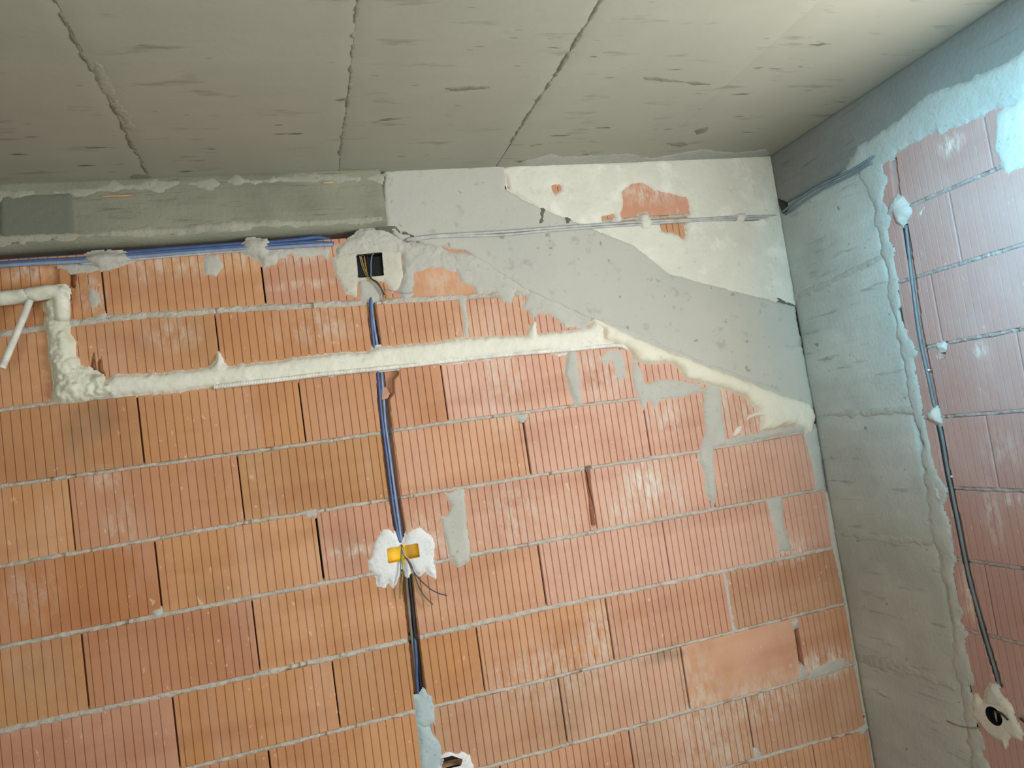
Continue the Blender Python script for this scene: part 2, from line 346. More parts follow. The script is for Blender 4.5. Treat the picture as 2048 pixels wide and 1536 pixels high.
FEATS = [(CHASE, .032, .002), (bw(grow(BOX1, 1.08)), .055, 0), (bw(grow(BOX2, 1.1)), .055, 0), (bw(HOLE), .05, .001), (bw(grow(SLOPE, .99)), .056, 0),
         (bw([(174, 748), (186, 706), (194, 748)]), .03, .001), (bw([(196, 750), (193, 722), (200, 716), (208, 752)]), .03, .001),
         (bw([(138, 530), (152, 530), (149, 575), (139, 572)]), .035, .001), (bw([(84, 533), (118, 533), (116, 566), (98, 575), (84, 570)]), .012, .003),
         (bw([(762, 740), (800, 737), (795, 750), (787, 758), (788, 785), (778, 798), (763, 801)]), .026, .001),
         (bw([(1039, 838), (1052, 836), (1048, 846), (1042, 846)]), .02, .0005), (bw([(1170, 934), (1179, 932), (1190, 1050), (1184, 1052)]), .03, .0005),
         (bw([(1588, 1250), (1596, 1250), (1607, 1325), (1600, 1328)]), .03, .0005)]
SMEARS = [(1290, 965, 45, 50, 1.2), (1245, 1010, 35, 40, .7), (1345, 990, 30, 60, .5), (880, 565, 60, 30, .35), (1330, 830, 50, 35, .6), (1500, 830, 60, 60, .5), (1440, 800, 30, 60, .6),
          (1300, 385, 70, 22, .9), (560, 510, 120, 25, .8), (340, 530, 120, 30, .55), (185, 590, 25, 40, .9), (640, 650, 90, 40, .45), (345, 670, 60, 35, .5), (60, 548, 50, 20, .7), (1060, 560, 60, 50, .8),
          (860, 1080, 50, 60, .6), (1030, 1030, 70, 60, .5), (1130, 1050, 40, 40, .4), (1400, 1440, 60, 120, .55), (1120, 1340, 160, 60, .45), (1650, 1330, 60, 30, 1.0), (1590, 1100, 45, 22, .9), (1520, 1400, 120, 40, .6),
          (1445, 1500, 60, 60, .5), (210, 960, 40, 25, .5), (240, 1050, 30, 60, .5), (60, 1190, 60, 70, .35), (1200, 1270, 30, 60, .7), (700, 1105, 60, 14, .7), (600, 570, 70, 10, .8), (1000, 740, 70, 120, .45), (1200, 750, 60, 60, .55), (960, 680, 60, 60, .35)]
def smear_pts(f, L_):
    o = []
    for u, v, ru, rv, s in L_:
        c, e = f([(u, v), (u+ru, v)]); o.append((c[0], c[1], abs(e[0]-c[0])+1e-3, rv*abs(e[0]-c[0])/ru+1e-3, s))
    return o
SM = smear_pts(bw, SMEARS)
STAINS += smear_pts(bw, [(198, 832, 45, 50, .55), (150, 870, 30, 60, .35), (1322, 1312, 46, 16, .9), (60, 1340, 60, 30, .25), (1480, 990, 60, 30, .25), (430, 1180, 60, 30, .2), (1130, 1420, 40, 70, .3), (700, 1100, 40, 60, .25)])
TINTS = {(-1, 2): ((198, 139, 110), (202, 143, 114)), (2, 1): ((182, 135, 94), (190, 138, 99)), (2, 4): ((212, 155, 126), (222, 187, 171)), (5, 2): ((188, 134, 96), (184, 134, 108)), (4, 1): ((188, 128, 84), (180, 122, 82)),
         (7, 5): ((176, 150, 111), (206, 161, 138)), (7, 6): ((206, 159, 134), (204, 159, 116)), (8, 5): ((184, 151, 119), (196, 148, 114)), (6, 6): ((172, 134, 100), (184, 141, 107)), (8, 6): ((176, 138, 106), (186, 146, 112)),
         (4, 5): ((208, 146, 115), (200, 145, 118)), (5, 5): ((204, 143, 122), (200, 146, 121)), (5, 6): ((208, 147, 126), (200, 143, 121)), (6, 5): ((186, 139, 109), (196, 144, 114)), (7, 4): ((184, 149, 114), (188, 145, 113))}
wb = MB(); wb.col = []; wb.sm = []
for k in range(-1, 11):
    lo, hi = ZL[k], ZL[k-1]; js = JOINTS[k]
    if k == -1: hi = lambda x: np.full(np.shape(x), ZC+.006)
    ends = ([-1.55] if k == -1 else [-3.724])+js+[0.0]
    th = {0: .0095, 5: .0075, 4: .0065}.get(k, .006); thh = {1: .0095, 6: .0075, 5: .0065}.get(k, .006)
    for i in range(len(ends)-1):
        a, b = ends[i], ends[i+1]; sd_ = 100+k*31+i*7
        c = TINTS.get((k, i)) or (PAL[rng.randint(7)], PAL[rng.randint(7)])
        pk = 1.0*float(np.clip(((a+b)/2+2.1)/1.1, 0, 1))*(.35 if k < 1 or k > 5 else 1)      # right-half blocks: plaster-dusted, and paled pinker by haze mixed into the colour
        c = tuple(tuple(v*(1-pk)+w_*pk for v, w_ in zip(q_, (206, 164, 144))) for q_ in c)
        gap = .0022 if rng.rand() < .6 else .0035
        j = rng.uniform(-.001, .001, 2)
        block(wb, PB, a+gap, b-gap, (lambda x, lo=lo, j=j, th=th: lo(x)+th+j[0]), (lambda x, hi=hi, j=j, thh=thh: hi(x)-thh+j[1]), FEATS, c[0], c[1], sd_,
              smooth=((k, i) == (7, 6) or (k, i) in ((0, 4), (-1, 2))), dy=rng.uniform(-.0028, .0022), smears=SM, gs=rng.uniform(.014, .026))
    bed(wb, PB, -1.5 if k == -1 else -3.724, 0, lo, FEATS, {0: 1.5, 5: 1.3, 4: 1.1, 2: .9}.get(k, 1.), 300+k*13, level=.001)
wb.box((-3.9, .06, FLOOR), (0.3, .25, ZC+.2), 2); wb.col.append(np.ones((8, 4))); wb.sm.append(np.zeros(8))
wb.box((-3.9, -.002, FLOOR), (0, .06, float(ZL[10](-1))-.007), 2); wb.col.append(np.ones((8, 4))); wb.sm.append(np.zeros(8))
wall_back = struct(wb.obj('wall_back', [M_BRICK, M_MORTAR, M_MORTARB], attrs={'tint': ('FLOAT_COLOR', np.concatenate(wb.col)), 'smear': ('FLOAT', np.concatenate(wb.sm))}, center=False))

# -------- right wall
ZR = {k: (lambda x, k=k: np.full(np.shape(x), EYE+.592-.25*k)) for k in range(-2, 11)}
rch = [(1785, 316), (1792, 380), (1808, 450), (1825, 560), (1838, 660), (1856, 745), (1876, 850), (1890, 930), (1903, 995), (1915, 1050), (1935, 1150), (1965, 1262), (1998, 1375)]
RCH = rw([(u-6, v) for u, v in rch]+[(u+7, v) for u, v in rch[::-1]])
RBOX = rw([(1991, 1431)])[0]
RF = [(RCH, .024, .002), ([(RBOX[0]+.034*math.cos(t), RBOX[1]+.034*math.sin(t)) for t in np.linspace(0, 6.28, 17)[:-1]], .055, 0), (rw([(1874, 686), (1893, 684), (1888, 715), (1880, 718)]), .02, .001)]
RS = smear_pts(rw, [(1900, 290, 30, 20, .8), (1960, 700, 14, 14, 1), (1985, 1030, 16, 60, .6), (1935, 1190, 14, 50, .7), (2010, 900, 60, 40, .3), (2030, 1000, 40, 16, .6)])
STAINS.clear()
wr = MB(); wr.col = []; wr.sm = []
RJ = {0: [-1.03, -1.0299], 1: [-.86], 2: [-.735], 3: [-1.0], 4: [-.84], 5: [-1.05], 6: [-.735], 7: [-1.0], 8: [-.8], 9: [-1.05], 10: [-.75]}
PALR = [(178, 124, 108), (172, 116, 98), (180, 128, 114), (168, 116, 100)]
YE = WY1
for k in range(0, 11):
    lo, hi = ZR[k], ZR[k-1]; js = [YE]+[-1.40+.0*k]*0+sorted(set([round(v, 2) for v in RJ[k]]))+[-.578]
    for i in range(len(js)-1):
        a, b = js[i], js[i+1]; c = (PALR[rng.randint(4)], PALR[rng.randint(4)])
        block(wr, PR, a+.0025, b-.0025, (lambda x, lo=lo: lo(x)+.006), (lambda x, hi=hi: hi(x)-.006), RF, c[0], c[1], 700+k*9+i, dy=rng.uniform(-.002, .0015), smears=RS, flip=True, gs=rng.uniform(.012, .022))
    bed(wr, PR, YE, -.575, lo, RF, 1.0, 900+k*11, flip=True, level=-.0008)
def slab(y0, y1, z0, z1, m): wr.box((.05, y0, z0), (.3, y1, z1), m); wr.col.append(np.ones((8, 4))); wr.sm.append(np.zeros(8))
slab(WY1, .06, FLOOR, ZC+.2, 2); slab(-5.2, WY0, FLOOR, ZC+.2, 3); slab(WY0, WY1, FLOOR, WZ0, 3); slab(WY0, WY1, WZ1, ZC+.2, 3)
wall_right = struct(wr.obj('wall_right', [M_BRICKR, M_MORTARR, M_MORTARB, M_RENDER], attrs={'tint': ('FLOAT_COLOR', np.concatenate(wr.col)), 'smear': ('FLOAT', np.concatenate(wr.sm))}, center=False))

# -------- rest of the shell
def gridbox(name, P, a0, a1, b0, b1, mat, depth, res, amp, scale, seed, flip=False, parent=None):
    a = np.linspace(a0, a1, max(2, int((a1-a0)/res)+1)); b = np.linspace(b0, b1, max(2, int((b1-b0)/res)+1))
    a = np.concatenate([[a0], a, [a1]]); b = np.concatenate([[b0], b, [b1]]); A, B = np.meshgrid(a, b)
    ed = np.minimum(np.minimum(A-a0, a1-A), np.minimum(B-b0, b1-B))
    h = amp*fbm(A*scale, B*scale, seed)-.004*(1-np.clip(ed/.01, 0, 1))
    h[0] = h[-1] = -depth; h[:, 0] = h[:, -1] = -depth
    return mesh_obj(name, P(A.ravel(), B.ravel(), h.ravel()), grid_faces(len(a), len(b), flip), mat, parent)
cb = MB()
seams = [-3.9, -3.155, -2.528, -1.888, -1.273, -.63, .3]
for i in range(6):
    a = np.linspace(seams[i]+.0006, seams[i+1]-.0006, 26); b = np.linspace(-5.2, .25, 100); A, B = np.meshgrid(a, b)
    e = np.minimum(A-a[0], a[-1]-A)
    h = .0012*((i*37) % 5-2)/2+.0012*fbm(A*6, B*10, 40+i)-.002*(1-np.clip(e/.003, 0, 1))
    cb.add(PC(A.ravel(), B.ravel(), h.ravel()), grid_faces(26, 100, True).tolist(), 0)
cb.box((-3.9, -5.2, ZC+.006), (.3, .25, ZC+.2), 0)
ceiling = struct(cb.obj('ceiling', [M_CEIL, M_SEAM], smooth=True, center=False))
t = MB(); t.box((-3.9, -5.2, -.6), (.3, .25, FLOOR)); struct(t.obj('floor', [M_FLOOR], center=False))
t = MB()                                                            # left wall, opened only for the added side fill light
for a, b in (((-4.0, -5.2, FLOOR), (-3.72, -4.4, ZC)), ((-4.0, -2.8, FLOOR), (-3.72, .05, ZC)), ((-4.0, -4.4, FLOOR), (-3.72, -2.8, .3)), ((-4.0, -4.4, 2.3), (-3.72, -2.8, ZC))): t.box(a, b)
struct(t.obj('wall_left', [M_RENDER], center=False))
t = MB()  # wall behind the camera, left open for the added front fill
for a, b in (((-3.9, -5.2, FLOOR), (-2.9, -5.0, ZC)), ((-.5, -5.2, FLOOR), (.05, -5.0, ZC)), ((-2.9, -5.2, 2.3), (-.5, -5.0, ZC))): t.box(a, b)
struct(t.obj('wall_front', [M_RENDER], center=False))

# board seams and smudges on the ceiling: streaks of dirty cement paste
for i, (x, y0, y1, wd, rg) in enumerate(((-2.53, -2.4, -.03, .0035, .007), (-1.888, -2.4, -.02, .0025, .006), (-1.273, -2.4, -.25, .003, .006))):
    ys = np.linspace(y0, y1, 14); px = x+.004*np.sin(ys*9+i)
    patch('board_seam', [(a-wd, b) for a, b in zip(px, ys)]+[(a+wd, b) for a, b in zip(px[::-1], ys[::-1])], PC, .0015, M_SEAM, ceiling, res=.004, soft=.002, rag=rg*1.25, rs=30, bump=.0004, seed=60+i, flip=True)
for i, (ps, m_) in enumerate(([[(1040, 322), (1100, 308), (1160, 312), (1260, 306), (1300, 318), (1400, 300), (1470, 306), (1530, 300), (1536, 312), (1250, 331), (1060, 338)], M_SEAMP],
                              [[(186, 118), (205, 128), (232, 180), (276, 258), (262, 266), (240, 232), (214, 196), (190, 140)], M_EDGE], [[(1335, 288), (1362, 284), (1378, 290), (1360, 294)], M_SEAM], [[(262, 344), (300, 350), (302, 362), (285, 372), (262, 376)], M_SEAM],
                              [[(236, 176), (262, 172), (258, 180), (244, 184)], M_SEAM], [[(648, 134), (684, 130), (682, 140)], M_SEAM], [[(885, 176), (985, 172), (980, 178), (888, 181)], M_SEAM],
                              [[(1390, 262), (1415, 255), (1410, 266), (1396, 268)], M_SEAM], [[(1285, 154), (1425, 166), (1420, 172), (1290, 160)], M_SEAM])):
    patch('cement_smudge', cl(ps), PC, .0015, m_, ceiling, res=.006, soft=.004, rag=.008, rs=25, seed=80+i, flip=True)

# ------------------------------------------------------------------ concrete frame
def prism(name, poly, P, h0, h1, mat, res=.012, amp=.0015, seed=3, rag=.0, flip=False, parent=None):
    A = np.array(poly); a = np.arange(A[:, 0].min()-res, A[:, 0].max()+2*res, res); b = np.arange(A[:, 1].min()-res, A[:, 1].max()+2*res, res)
    ga, gb = np.meshgrid(a, b); sd = sdf(ga, gb, poly)+rag*fbm(ga*30, gb*30, seed)
    h = np.where(sd < 0, h1-.004*np.exp(sd/.004), h1-.004-sd*4.)
    h = np.maximum(h+amp*fbm(ga*9, gb*9, seed+1)*(sd < 0), h0); ok = sd < 2.5*res
    V = P(ga.ravel(), gb.ravel(), h.ravel()); q = grid_faces(len(a), len(b), flip); q = q[ok.ravel()[q].all(1)]
    u = np.unique(q); rm = -np.ones(len(V), int); rm[u] = np.arange(len(u)); return mesh_obj(name, V[u], rm[q], mat, parent)
bl = empty('concrete_beam', (-2.8, -.02, EYE+.84)); tag(bl, 'dark board-marked concrete beam running under the ceiling at upper left', 'beam')
gridbox('beam_face', PB, -3.72, -1.735, EYE+.843, ZC+.01, M_BEAML, .094, .02, .004, 7, 51, parent=bl).location.y -= .035
xs_ = np.linspace(-3.71, -1.75, 40); lowz = EYE+.857
topz = lowz+.022+.016*fbm(xs_*4, xs_*0+3, 77)-.006*(xs_ < -2.6)
lab(patch('crumbled_edge', list(zip(xs_, np.full(40, lowz)))+list(zip(xs_[::-1], topz[::-1])), lambda a, b, h: PB(a, b, h+.035), .008, M_EDGE, bl, soft=.007, rag=.007, rs=30, bump=.003, bs=55, seed=21, slope=.6), 'pale crumbling lower edge')
lab(patch('cement_rim', bw([(0, 388), (150, 377), (300, 363), (500, 356), (690, 349), (768, 351), (764, 360), (690, 361), (500, 368), (300, 376), (150, 388), (0, 400)], .035), lambda a, b, h: PB(a, b, h+.035), .0035, M_EDGE, bl, soft=.006, rag=.016, rs=20, bump=.002, seed=22), 'pale rough joint under the ceiling')
lab(patch('dark_panel', bw([(0, 392), (146, 386), (152, 476), (60, 482), (0, 486)], .035), lambda a, b, h: PB(a, b, h+.0350), .0035, M_PANEL, bl, soft=.004, rag=.0025, seed=23, bump=.0005), 'smoother dark grey board panel')
lab(patch('smudge', bw([(18, 445), (28, 450), (32, 476), (20, 480), (24, 465)], .035), lambda a, b, h: PB(a, b, h+.034), .003, M_PATCH, bl, soft=.003, rag=.004, seed=24), 'pale cement smudge')

sb = empty('sloping_beam', tuple(hit(1300, 640, 1, 0))); tag(sb, 'smooth pale grey concrete beam sloping down across the back wall to the corner', 'beam')
prism('beam_face', bw(SLOPE, .012), PB, -.055, .009, M_SLOPE, res=.006, seed=31, rag=.006, parent=sb)
for i, ps in enumerate(([(1083, 405), (1092, 405), (1086, 447), (1078, 448)], [(1130, 425), (1142, 424), (1138, 447), (1132, 447)], [(1455, 566), (1470, 566), (1540, 588), (1588, 608), (1586, 610), (1530, 589)], [(752, 448), (790, 452), (842, 475), (836, 480), (790, 466), (756, 456)])):
    patch('crack', bw(ps, .009), lambda a, b, h: PB(a, b, h+.0085), -.0001+.0012, M_CRACK, sb, res=.004, soft=.003, rag=.003, rs=70, seed=33+i)
lab(patch('cement_rim', bw([(1195, 640), (1250, 655), (1400, 720), (1560, 780), (1560, 786), (1380, 722), (1215, 655)], .009), lambda a, b, h: PB(a, b, h+.008), .004, M_PATCH, sb, soft=.004, rag=.006, rs=30, seed=38), 'ragged lower rim')

cg = empty('concrete_column', (0, -.28, .05)); tag(cg, 'tall grey concrete column in the corner, right of the back wall', 'column')
gridbox('column_face', PR, -.552, -.004, FLOOR, EYE+.822, M_COL, .05, .02, .003, 6, 61, flip=True, parent=cg)
for i, ps in enumerate(([(1715, 330), (1735, 320), (1755, 330), (1765, 400), (1772, 480), (1790, 560), (1800, 640), (1822, 700), (1830, 800), (1852, 880), (1868, 960), (1885, 980), (1890, 1060), (1905, 1160), (1925, 1280), (1938, 1400), (1955, 1480), (1975, 1560), (1945, 1560), (1925, 1420), (1905, 1300), (1890, 1180), (1872, 1080), (1850, 960), (1842, 880), (1815, 760), (1790, 660), (1775, 560), (1757, 450), (1738, 390)],)):
    lab(patch('cement_seam', rw(ps, .008), lambda a, b, h: PR(a, b, h+.0035), .0030, M_SEAMP, cg, soft=.014, rag=.020, rs=16, bump=.0012, bs=40, seed=41, flip=True), 'pale mortar seam down the column edge')
for i, ps in enumerate(([(1575, 598), (1700, 540), (1765, 510), (1765, 516), (1700, 550), (1580, 606)], [(1650, 830), (1790, 815), (1830, 820), (1830, 826), (1700, 832)], [(1670, 1064), (1800, 1072), (1870, 1078), (1865, 1090), (1760, 1082), (1680, 1072)], [(1715, 1310), (1780, 1316), (1860, 1350), (1915, 1375), (1910, 1382), (1840, 1356), (1720, 1325)])):
    patch('board_mark', rw(ps), (lambda a, b, h: PR(a, b, h+.0012)), .0022, M_MARK, cg, soft=.003, rag=.009, rs=25, seed=45+i, flip=True, bump=.003)
tube('crack_wire', rpath([(1894, 1442), (1910, 1450), (1935, 1456), (1960, 1456)], [.004, .008, .008, .006]), .0018, M_GREYD, cg)

br = empty('concrete_beam', (0, -.9, EYE+.9)); tag(br, 'dark blue-grey concrete beam along the top of the right wall', 'beam')
gridbox('beam_face', PR, WY1, -.004, EYE+.828, ZC+.01, M_BEAMR, .05, .02, .003, 6, 63, flip=True, parent=br)
lab(patch('cement_band', rw([(1640, 385), (1690, 340), (1715, 290), (1790, 240), (1850, 190), (1900, 170), (1960, 150), (2060, 100), (2060, 195), (1960, 235), (1880, 262), (1795, 300), (1770, 330), (1755, 345), (1735, 330), (1700, 350)]), lambda a, b, h: PR(a, b, h), .009, M_SEAMP, br, soft=.01, rag=.014, rs=16, bump=.0012, seed=65, flip=True), 'pale mortar band along its lower edge')

# ------------------------------------------------------------------ mortar, cement and plaster stuck to the walls
def bp(name, ps, th, mat, label=None, **k):
    o = patch(name, bw(ps), PB, th, mat, wall_back, **k)
    if label: lab(o, label)
    return o
B1 = [(1243, 384), (1262, 366), (1286, 366), (1310, 380), (1344, 388), (1372, 394), (1380, 414), (1376, 438), (1300, 442), (1239, 444), (1246, 404)]
B2 = [(1203, 433), (1228, 428), (1232, 442), (1203, 444)]; B3 = [(1316, 442), (1372, 442), (1369, 480), (1352, 470), (1320, 463)]; B4 = [(1103, 372), (1118, 370), (1122, 380), (1110, 388)]
bp('plaster_coat', [(1005, 338), (1030, 326), (1250, 322), (1545, 306), (1566, 425), (1594, 612), (1480, 592), (1340, 552), (1265, 494), (1160, 450), (1080, 422), (1020, 380)], .0105, M_LIME, 'pale lime plaster above the sloping beam, torn open over bare block', res=.005, soft=.006, rag=.006, rs=26,
   bump=.0025, bs=30, holes=[bw(B1), bw(B2), bw(B3), bw(B4)], seed=101, slope=.35, soft_holes=True)
MP = [
 ([(485, 490), (497, 480), (530, 480), (538, 496), (538, 503), (558, 505), (555, 525), (530, 532), (512, 515), (487, 506)], .020),
 ([(164, 522), (175, 510), (205, 503), (250, 507), (268, 518), (240, 530), (215, 536), (200, 537), (180, 528)], .030),
 ([(410, 516), (432, 512), (444, 530), (430, 550), (412, 545)], .002), ([(545, 502), (600, 498), (655, 496), (656, 520), (640, 508), (610, 512), (580, 506), (560, 516)], .002),
 ([(180, 572), (190, 588), (198, 600), (190, 615), (182, 600)], .002),
 ([(905, 505), (955, 508), (1055, 572), (1062, 592), (1030, 582), (1022, 606), (1002, 602), (990, 584), (956, 588), (946, 574), (920, 562), (912, 540)], .007),
 ([(1058, 582), (1110, 590), (1150, 618), (1190, 640), (1170, 657), (1130, 655), (1105, 632), (1078, 625), (1066, 640), (1056, 620), (1042, 618)], .006),
 ([(918, 596), (932, 592), (934, 620), (938, 650), (936, 672), (928, 670), (926, 630)], .003),
 ([(1137, 698), (1152, 698), (1164, 806), (1152, 810), (1142, 778), (1132, 750)], .006),
 ([(1200, 714), (1215, 698), (1240, 698), (1250, 720), (1254, 750), (1238, 765), (1228, 745), (1224, 724), (1208, 736)], .003),
 ([(1262, 715), (1280, 735), (1290, 768), (1330, 758), (1375, 765), (1400, 768), (1402, 786), (1350, 796), (1322, 798), (1310, 815), (1296, 798), (1286, 818), (1277, 800), (1267, 770)], .006),
 ([(1407, 778), (1430, 764), (1440, 780), (1445, 830), (1454, 884), (1440, 892), (1426, 896), (1432, 990), (1426, 1008), (1414, 980), (1411, 940), (1399, 922), (1402, 890), (1412, 862), (1408, 820)], .007),
 ([(1448, 880), (1520, 864), (1560, 856), (1610, 850), (1612, 862), (1540, 872), (1455, 892)], .005),
 ([(1606, 868), (1634, 850), (1652, 980), (1632, 984), (1622, 930)], .007),
 ([(1652, 985), (1664, 985), (1680, 1085), (1704, 1205), (1728, 1330), (1750, 1448), (1762, 1536), (1750, 1536), (1736, 1450), (1712, 1336), (1690, 1210), (1664, 1090)], .008),
 ([(1534, 1000), (1563, 994), (1568, 1050), (1576, 1078), (1582, 1100), (1560, 1102), (1550, 1065), (1540, 1040)], .006),
 ([(890, 986), (928, 978), (932, 1050), (940, 1100), (934, 1122), (915, 1130), (900, 1116), (885, 1060), (880, 1035), (896, 1030), (900, 1012)], .006),
 ([(1446, 1148), (1454, 1146), (1462, 1200), (1474, 1262), (1464, 1266), (1454, 1210)], .002),
 ([(1580, 1243), (1598, 1238), (1596, 1252), (1586, 1258)], .007), ([(1596, 1335), (1605, 1332), (1618, 1352), (1600, 1360)], .004),
 ([(1620, 1342), (1650, 1326), (1690, 1316), (1694, 1330), (1650, 1352), (1620, 1356)], .004), ([(1740, 1440), (1745, 1452), (1725, 1470), (1715, 1462)], .008), ([(1508, 1500), (1516, 1500), (1524, 1518), (1508, 1520)], .003),
 ([(1036, 834), (1054, 830), (1052, 838), (1044, 842)], .005), ([(118, 533), (140, 530), (170, 528), (205, 534), (180, 545), (150, 545)], .003), ([(198, 628), (208, 626), (215, 640), (140, 650), (142, 644), (190, 640)], .004),
 ([(305, 1222), (320, 1216), (324, 1232), (308, 1236)], .006), ([(610, 1024), (630, 1018), (632, 1030), (614, 1036)], .004), ([(740, 1205), (800, 1190), (840, 1262), (900, 1252), (900, 1265), (842, 1278)], -.01),
]
for i, (ps, th) in enumerate(MP):
    if th > 0: bp('mortar_patch', ps, th, M_PATCH, res=.0045, soft=.006 if th < .01 else .02, rag=.0045, rs=50, seed=120+i, slope=.4)
lab(bp('mortar_patch', [(829, 1396), (840, 1392), (848, 1382), (862, 1395), (871, 1432), (868, 1446), (845, 1456), (834, 1440)], .006, M_FRESH, res=.0045, rag=.003, seed=170), 'fresh blue-grey cement closing the cable chase')
lab(bp('mortar_patch', [(838, 1450), (860, 1458), (880, 1490), (884, 1510), (880, 1536), (868, 1570), (845, 1570), (840, 1500)], .006, M_FRESH, res=.0045, rag=.003, seed=171), 'fresh blue-grey cement closing the cable chase')
def rp(name, ps, th, mat, label=None, **k):
    o = patch(name, rw(ps), PR, th, mat, wall_right, flip=True, **k)
    if label: lab(o, label)
    return o
for i, (ps, th) in enumerate(([[(1784, 408), (1795, 392), (1806, 396), (1818, 410), (1822, 424), (1806, 450), (1798, 448), (1790, 430), (1776, 428)], .022], [[(1836, 425), (1846, 418), (1842, 432)], .004],
                              [[(1856, 826), (1866, 814), (1874, 818), (1884, 846), (1876, 848), (1860, 840)], .018], [[(1865, 970), (1882, 972), (1884, 1000), (1872, 1000)], .01], [[(1990, 225), (2060, 190), (2060, 330), (2010, 345), (1990, 300)], .007],
                              [[(1872, 690), (1888, 686), (1890, 698), (1878, 700)], .01])):
    rp('mortar_patch', ps, th, M_PATCH, res=.005, rag=.005, rs=40, seed=190+i, soft=.008)

# ------------------------------------------------------------------ expanding foam
def foam(name, ps, th, mat, label, **k):
    o = patch(name, bw(ps), PB, th, mat, None, **k); tag(o, label, 'foam'); return o
foam('foam_filling', [(88, 606), (100, 592), (135, 585), (137, 642), (140, 668), (151, 686), (148, 704), (159, 731), (175, 737), (182, 746), (205, 750), (213, 768), (228, 760), (230, 788), (182, 795), (171, 804), (142, 806), (128, 806), (102, 797), (109, 764), (106, 740), (97, 704), (98, 679), (93, 660), (93, 626)],
     .030, M_FOAMD, 'lumpy dirty-white foam filling the vertical chase at left', res=.004, soft=.011, rag=.004, lumps=.011, ls=24, bump=.002, seed=201)
foam('foam_strip', [(212, 764), (230, 752), (320, 748), (420, 737), (431, 722), (435, 706), (440, 706), (446, 726), (456, 733), (560, 722), (600, 715), (690, 706), (735, 706), (745, 698), (758, 694), (880, 685), (925, 676), (1000, 673), (1054, 672), (1060, 648), (1070, 645), (1075, 668), (1150, 660), (1176, 656), (1190, 640), (1206, 655), (1208, 680), (1246, 692), (1150, 702), (1118, 709), (1085, 702), (1000, 714), (800, 736), (680, 748), (665, 754), (650, 752), (500, 768), (440, 770), (360, 785), (225, 792), (214, 784)],
     .022, M_FOAM, 'long white foam strip across the blocks below the junction box', res=.0045, soft=.009, rag=.0035, rs=45, bump=.0016, bs=40, lumps=.0015, ls=30, seed=205)
foam('foam_wedge', [(1186, 634), (1209, 645), (1319, 695), (1455, 747), (1565, 790), (1620, 806), (1629, 831), (1622, 872), (1606, 859), (1587, 851), (1565, 852), (1548, 859), (1521, 861), (1521, 833), (1508, 831), (1491, 842), (1496, 831), (1518, 823), (1505, 812), (1488, 793), (1442, 776), (1409, 768), (1368, 758), (1360, 741), (1346, 727), (1319, 725), (1297, 730), (1275, 722), (1264, 706), (1245, 692), (1206, 681), (1203, 662), (1176, 642)],
     .028, M_FOAMC, 'cream foam wedge sloping under the concrete beam to the corner', res=.0045, soft=.010, rag=.004, rs=40, bump=.0018, bs=30, lumps=.002, ls=16, seed=209)
foam('foam_blob', [(1466, 870), (1472, 856), (1484, 852), (1480, 864), (1470, 872)], .008, M_FOAM, 'small white foam blob on the block below the foam wedge', res=.004, soft=.004, rag=.001, seed=213)

# ------------------------------------------------------------------ pipes and conduits
ip = tag(empty('insulated_pipe', tuple(hit(60, 595, 1, -.03))), 'smooth white insulated pipe bending down into the foam at far left', 'pipe')
tube('sleeve', [(-3.71, -.034, float(hit(0, 600, 1, -.03)[2])-.004)]+bpath([(0, 597), (60, 590), (98, 584), (117, 588), (124, 606), (124, 640)], [.034, .034, .034, .033, .028, .012]), .0245, M_PIPE, ip, step=.015, n=14)
lab(patch('wrap_end', bw([(90, 578), (128, 573), (136, 580), (134, 596), (108, 592)], .03), lambda a, b, h: PB(a, b, h+.036), .022, M_PIPE, ip, res=.004, soft=.008, rag=.001, seed=215), 'pinched end of the wrapping')
tag(tube('corrugated_conduit', bpath([(60, 600), (48, 632), (26, 684), (4, 736)], [.045, .052, .06, .07]), .0118, M_COND, step=.0012, n=12, rib=.0052), 'short white corrugated conduit hanging from the insulated pipe at far left', 'conduit')
tag(tube('corrugated_conduit', bpath([(428, 774), (480, 768), (560, 759), (640, 749), (700, 743), (780, 735), (860, 726), (950, 716), (1040, 707), (1130, 700), (1200, 693), (1236, 691), (1254, 697)], [.004, .012, .014, .014, .014, .013, .009, .007, .007, .010, .012, .010, .0]), .0098, M_COND, step=.0012, n=12, rib=.0052), 'long white corrugated conduit along the underside of the foam strip', 'conduit')

# ------------------------------------------------------------------ cables under the left beam
def cable(name, pts, r, mat, label, group=None, cat='cable', **k): return tag(tube(name, pts, r, mat, **k), label, cat, group)
G1 = 'cables under the left beam'
zl_ = lambda v, h: (-3.71, -h, float(hit(0, v, 1, -h)[2])-.012)
cable('electric_cable', [zl_(523, -.018)]+bpath([(0, 523), (165, 512), (270, 504), (480, 488), (540, 485), (600, 479), (640, 475), (668, 484)], [-.018]*8), .0085, M_BLUE, 'dark blue cable under the left beam, topmost of its bundle', G1)
cable('electric_cable', [zl_(527, -.004)]+bpath([(0, 527), (165, 517), (270, 508.5), (480, 493), (540, 490), (620, 485), (668, 487)], [-.004]*7), .0075, M_BLUE, 'brighter blue cable in the middle of the bundle under the left beam', G1)
cable('electric_cable', [zl_(532, .004)]+bpath([(0, 532), (160, 523), (270, 514), (480, 498), (540, 496), (620, 491), (666, 489)], [.004]*7), .0072, M_BLUEG, 'pale bluish-white cable under the left beam, lying on the blocks', G1)
cable('electric_cable', bpath([(160, 528), (270, 519), (400, 508), (484, 502), (500, 500)], [.003]*5), .004, M_GREYC, 'thin light grey cable under the left beam, lowest of its bundle', G1)
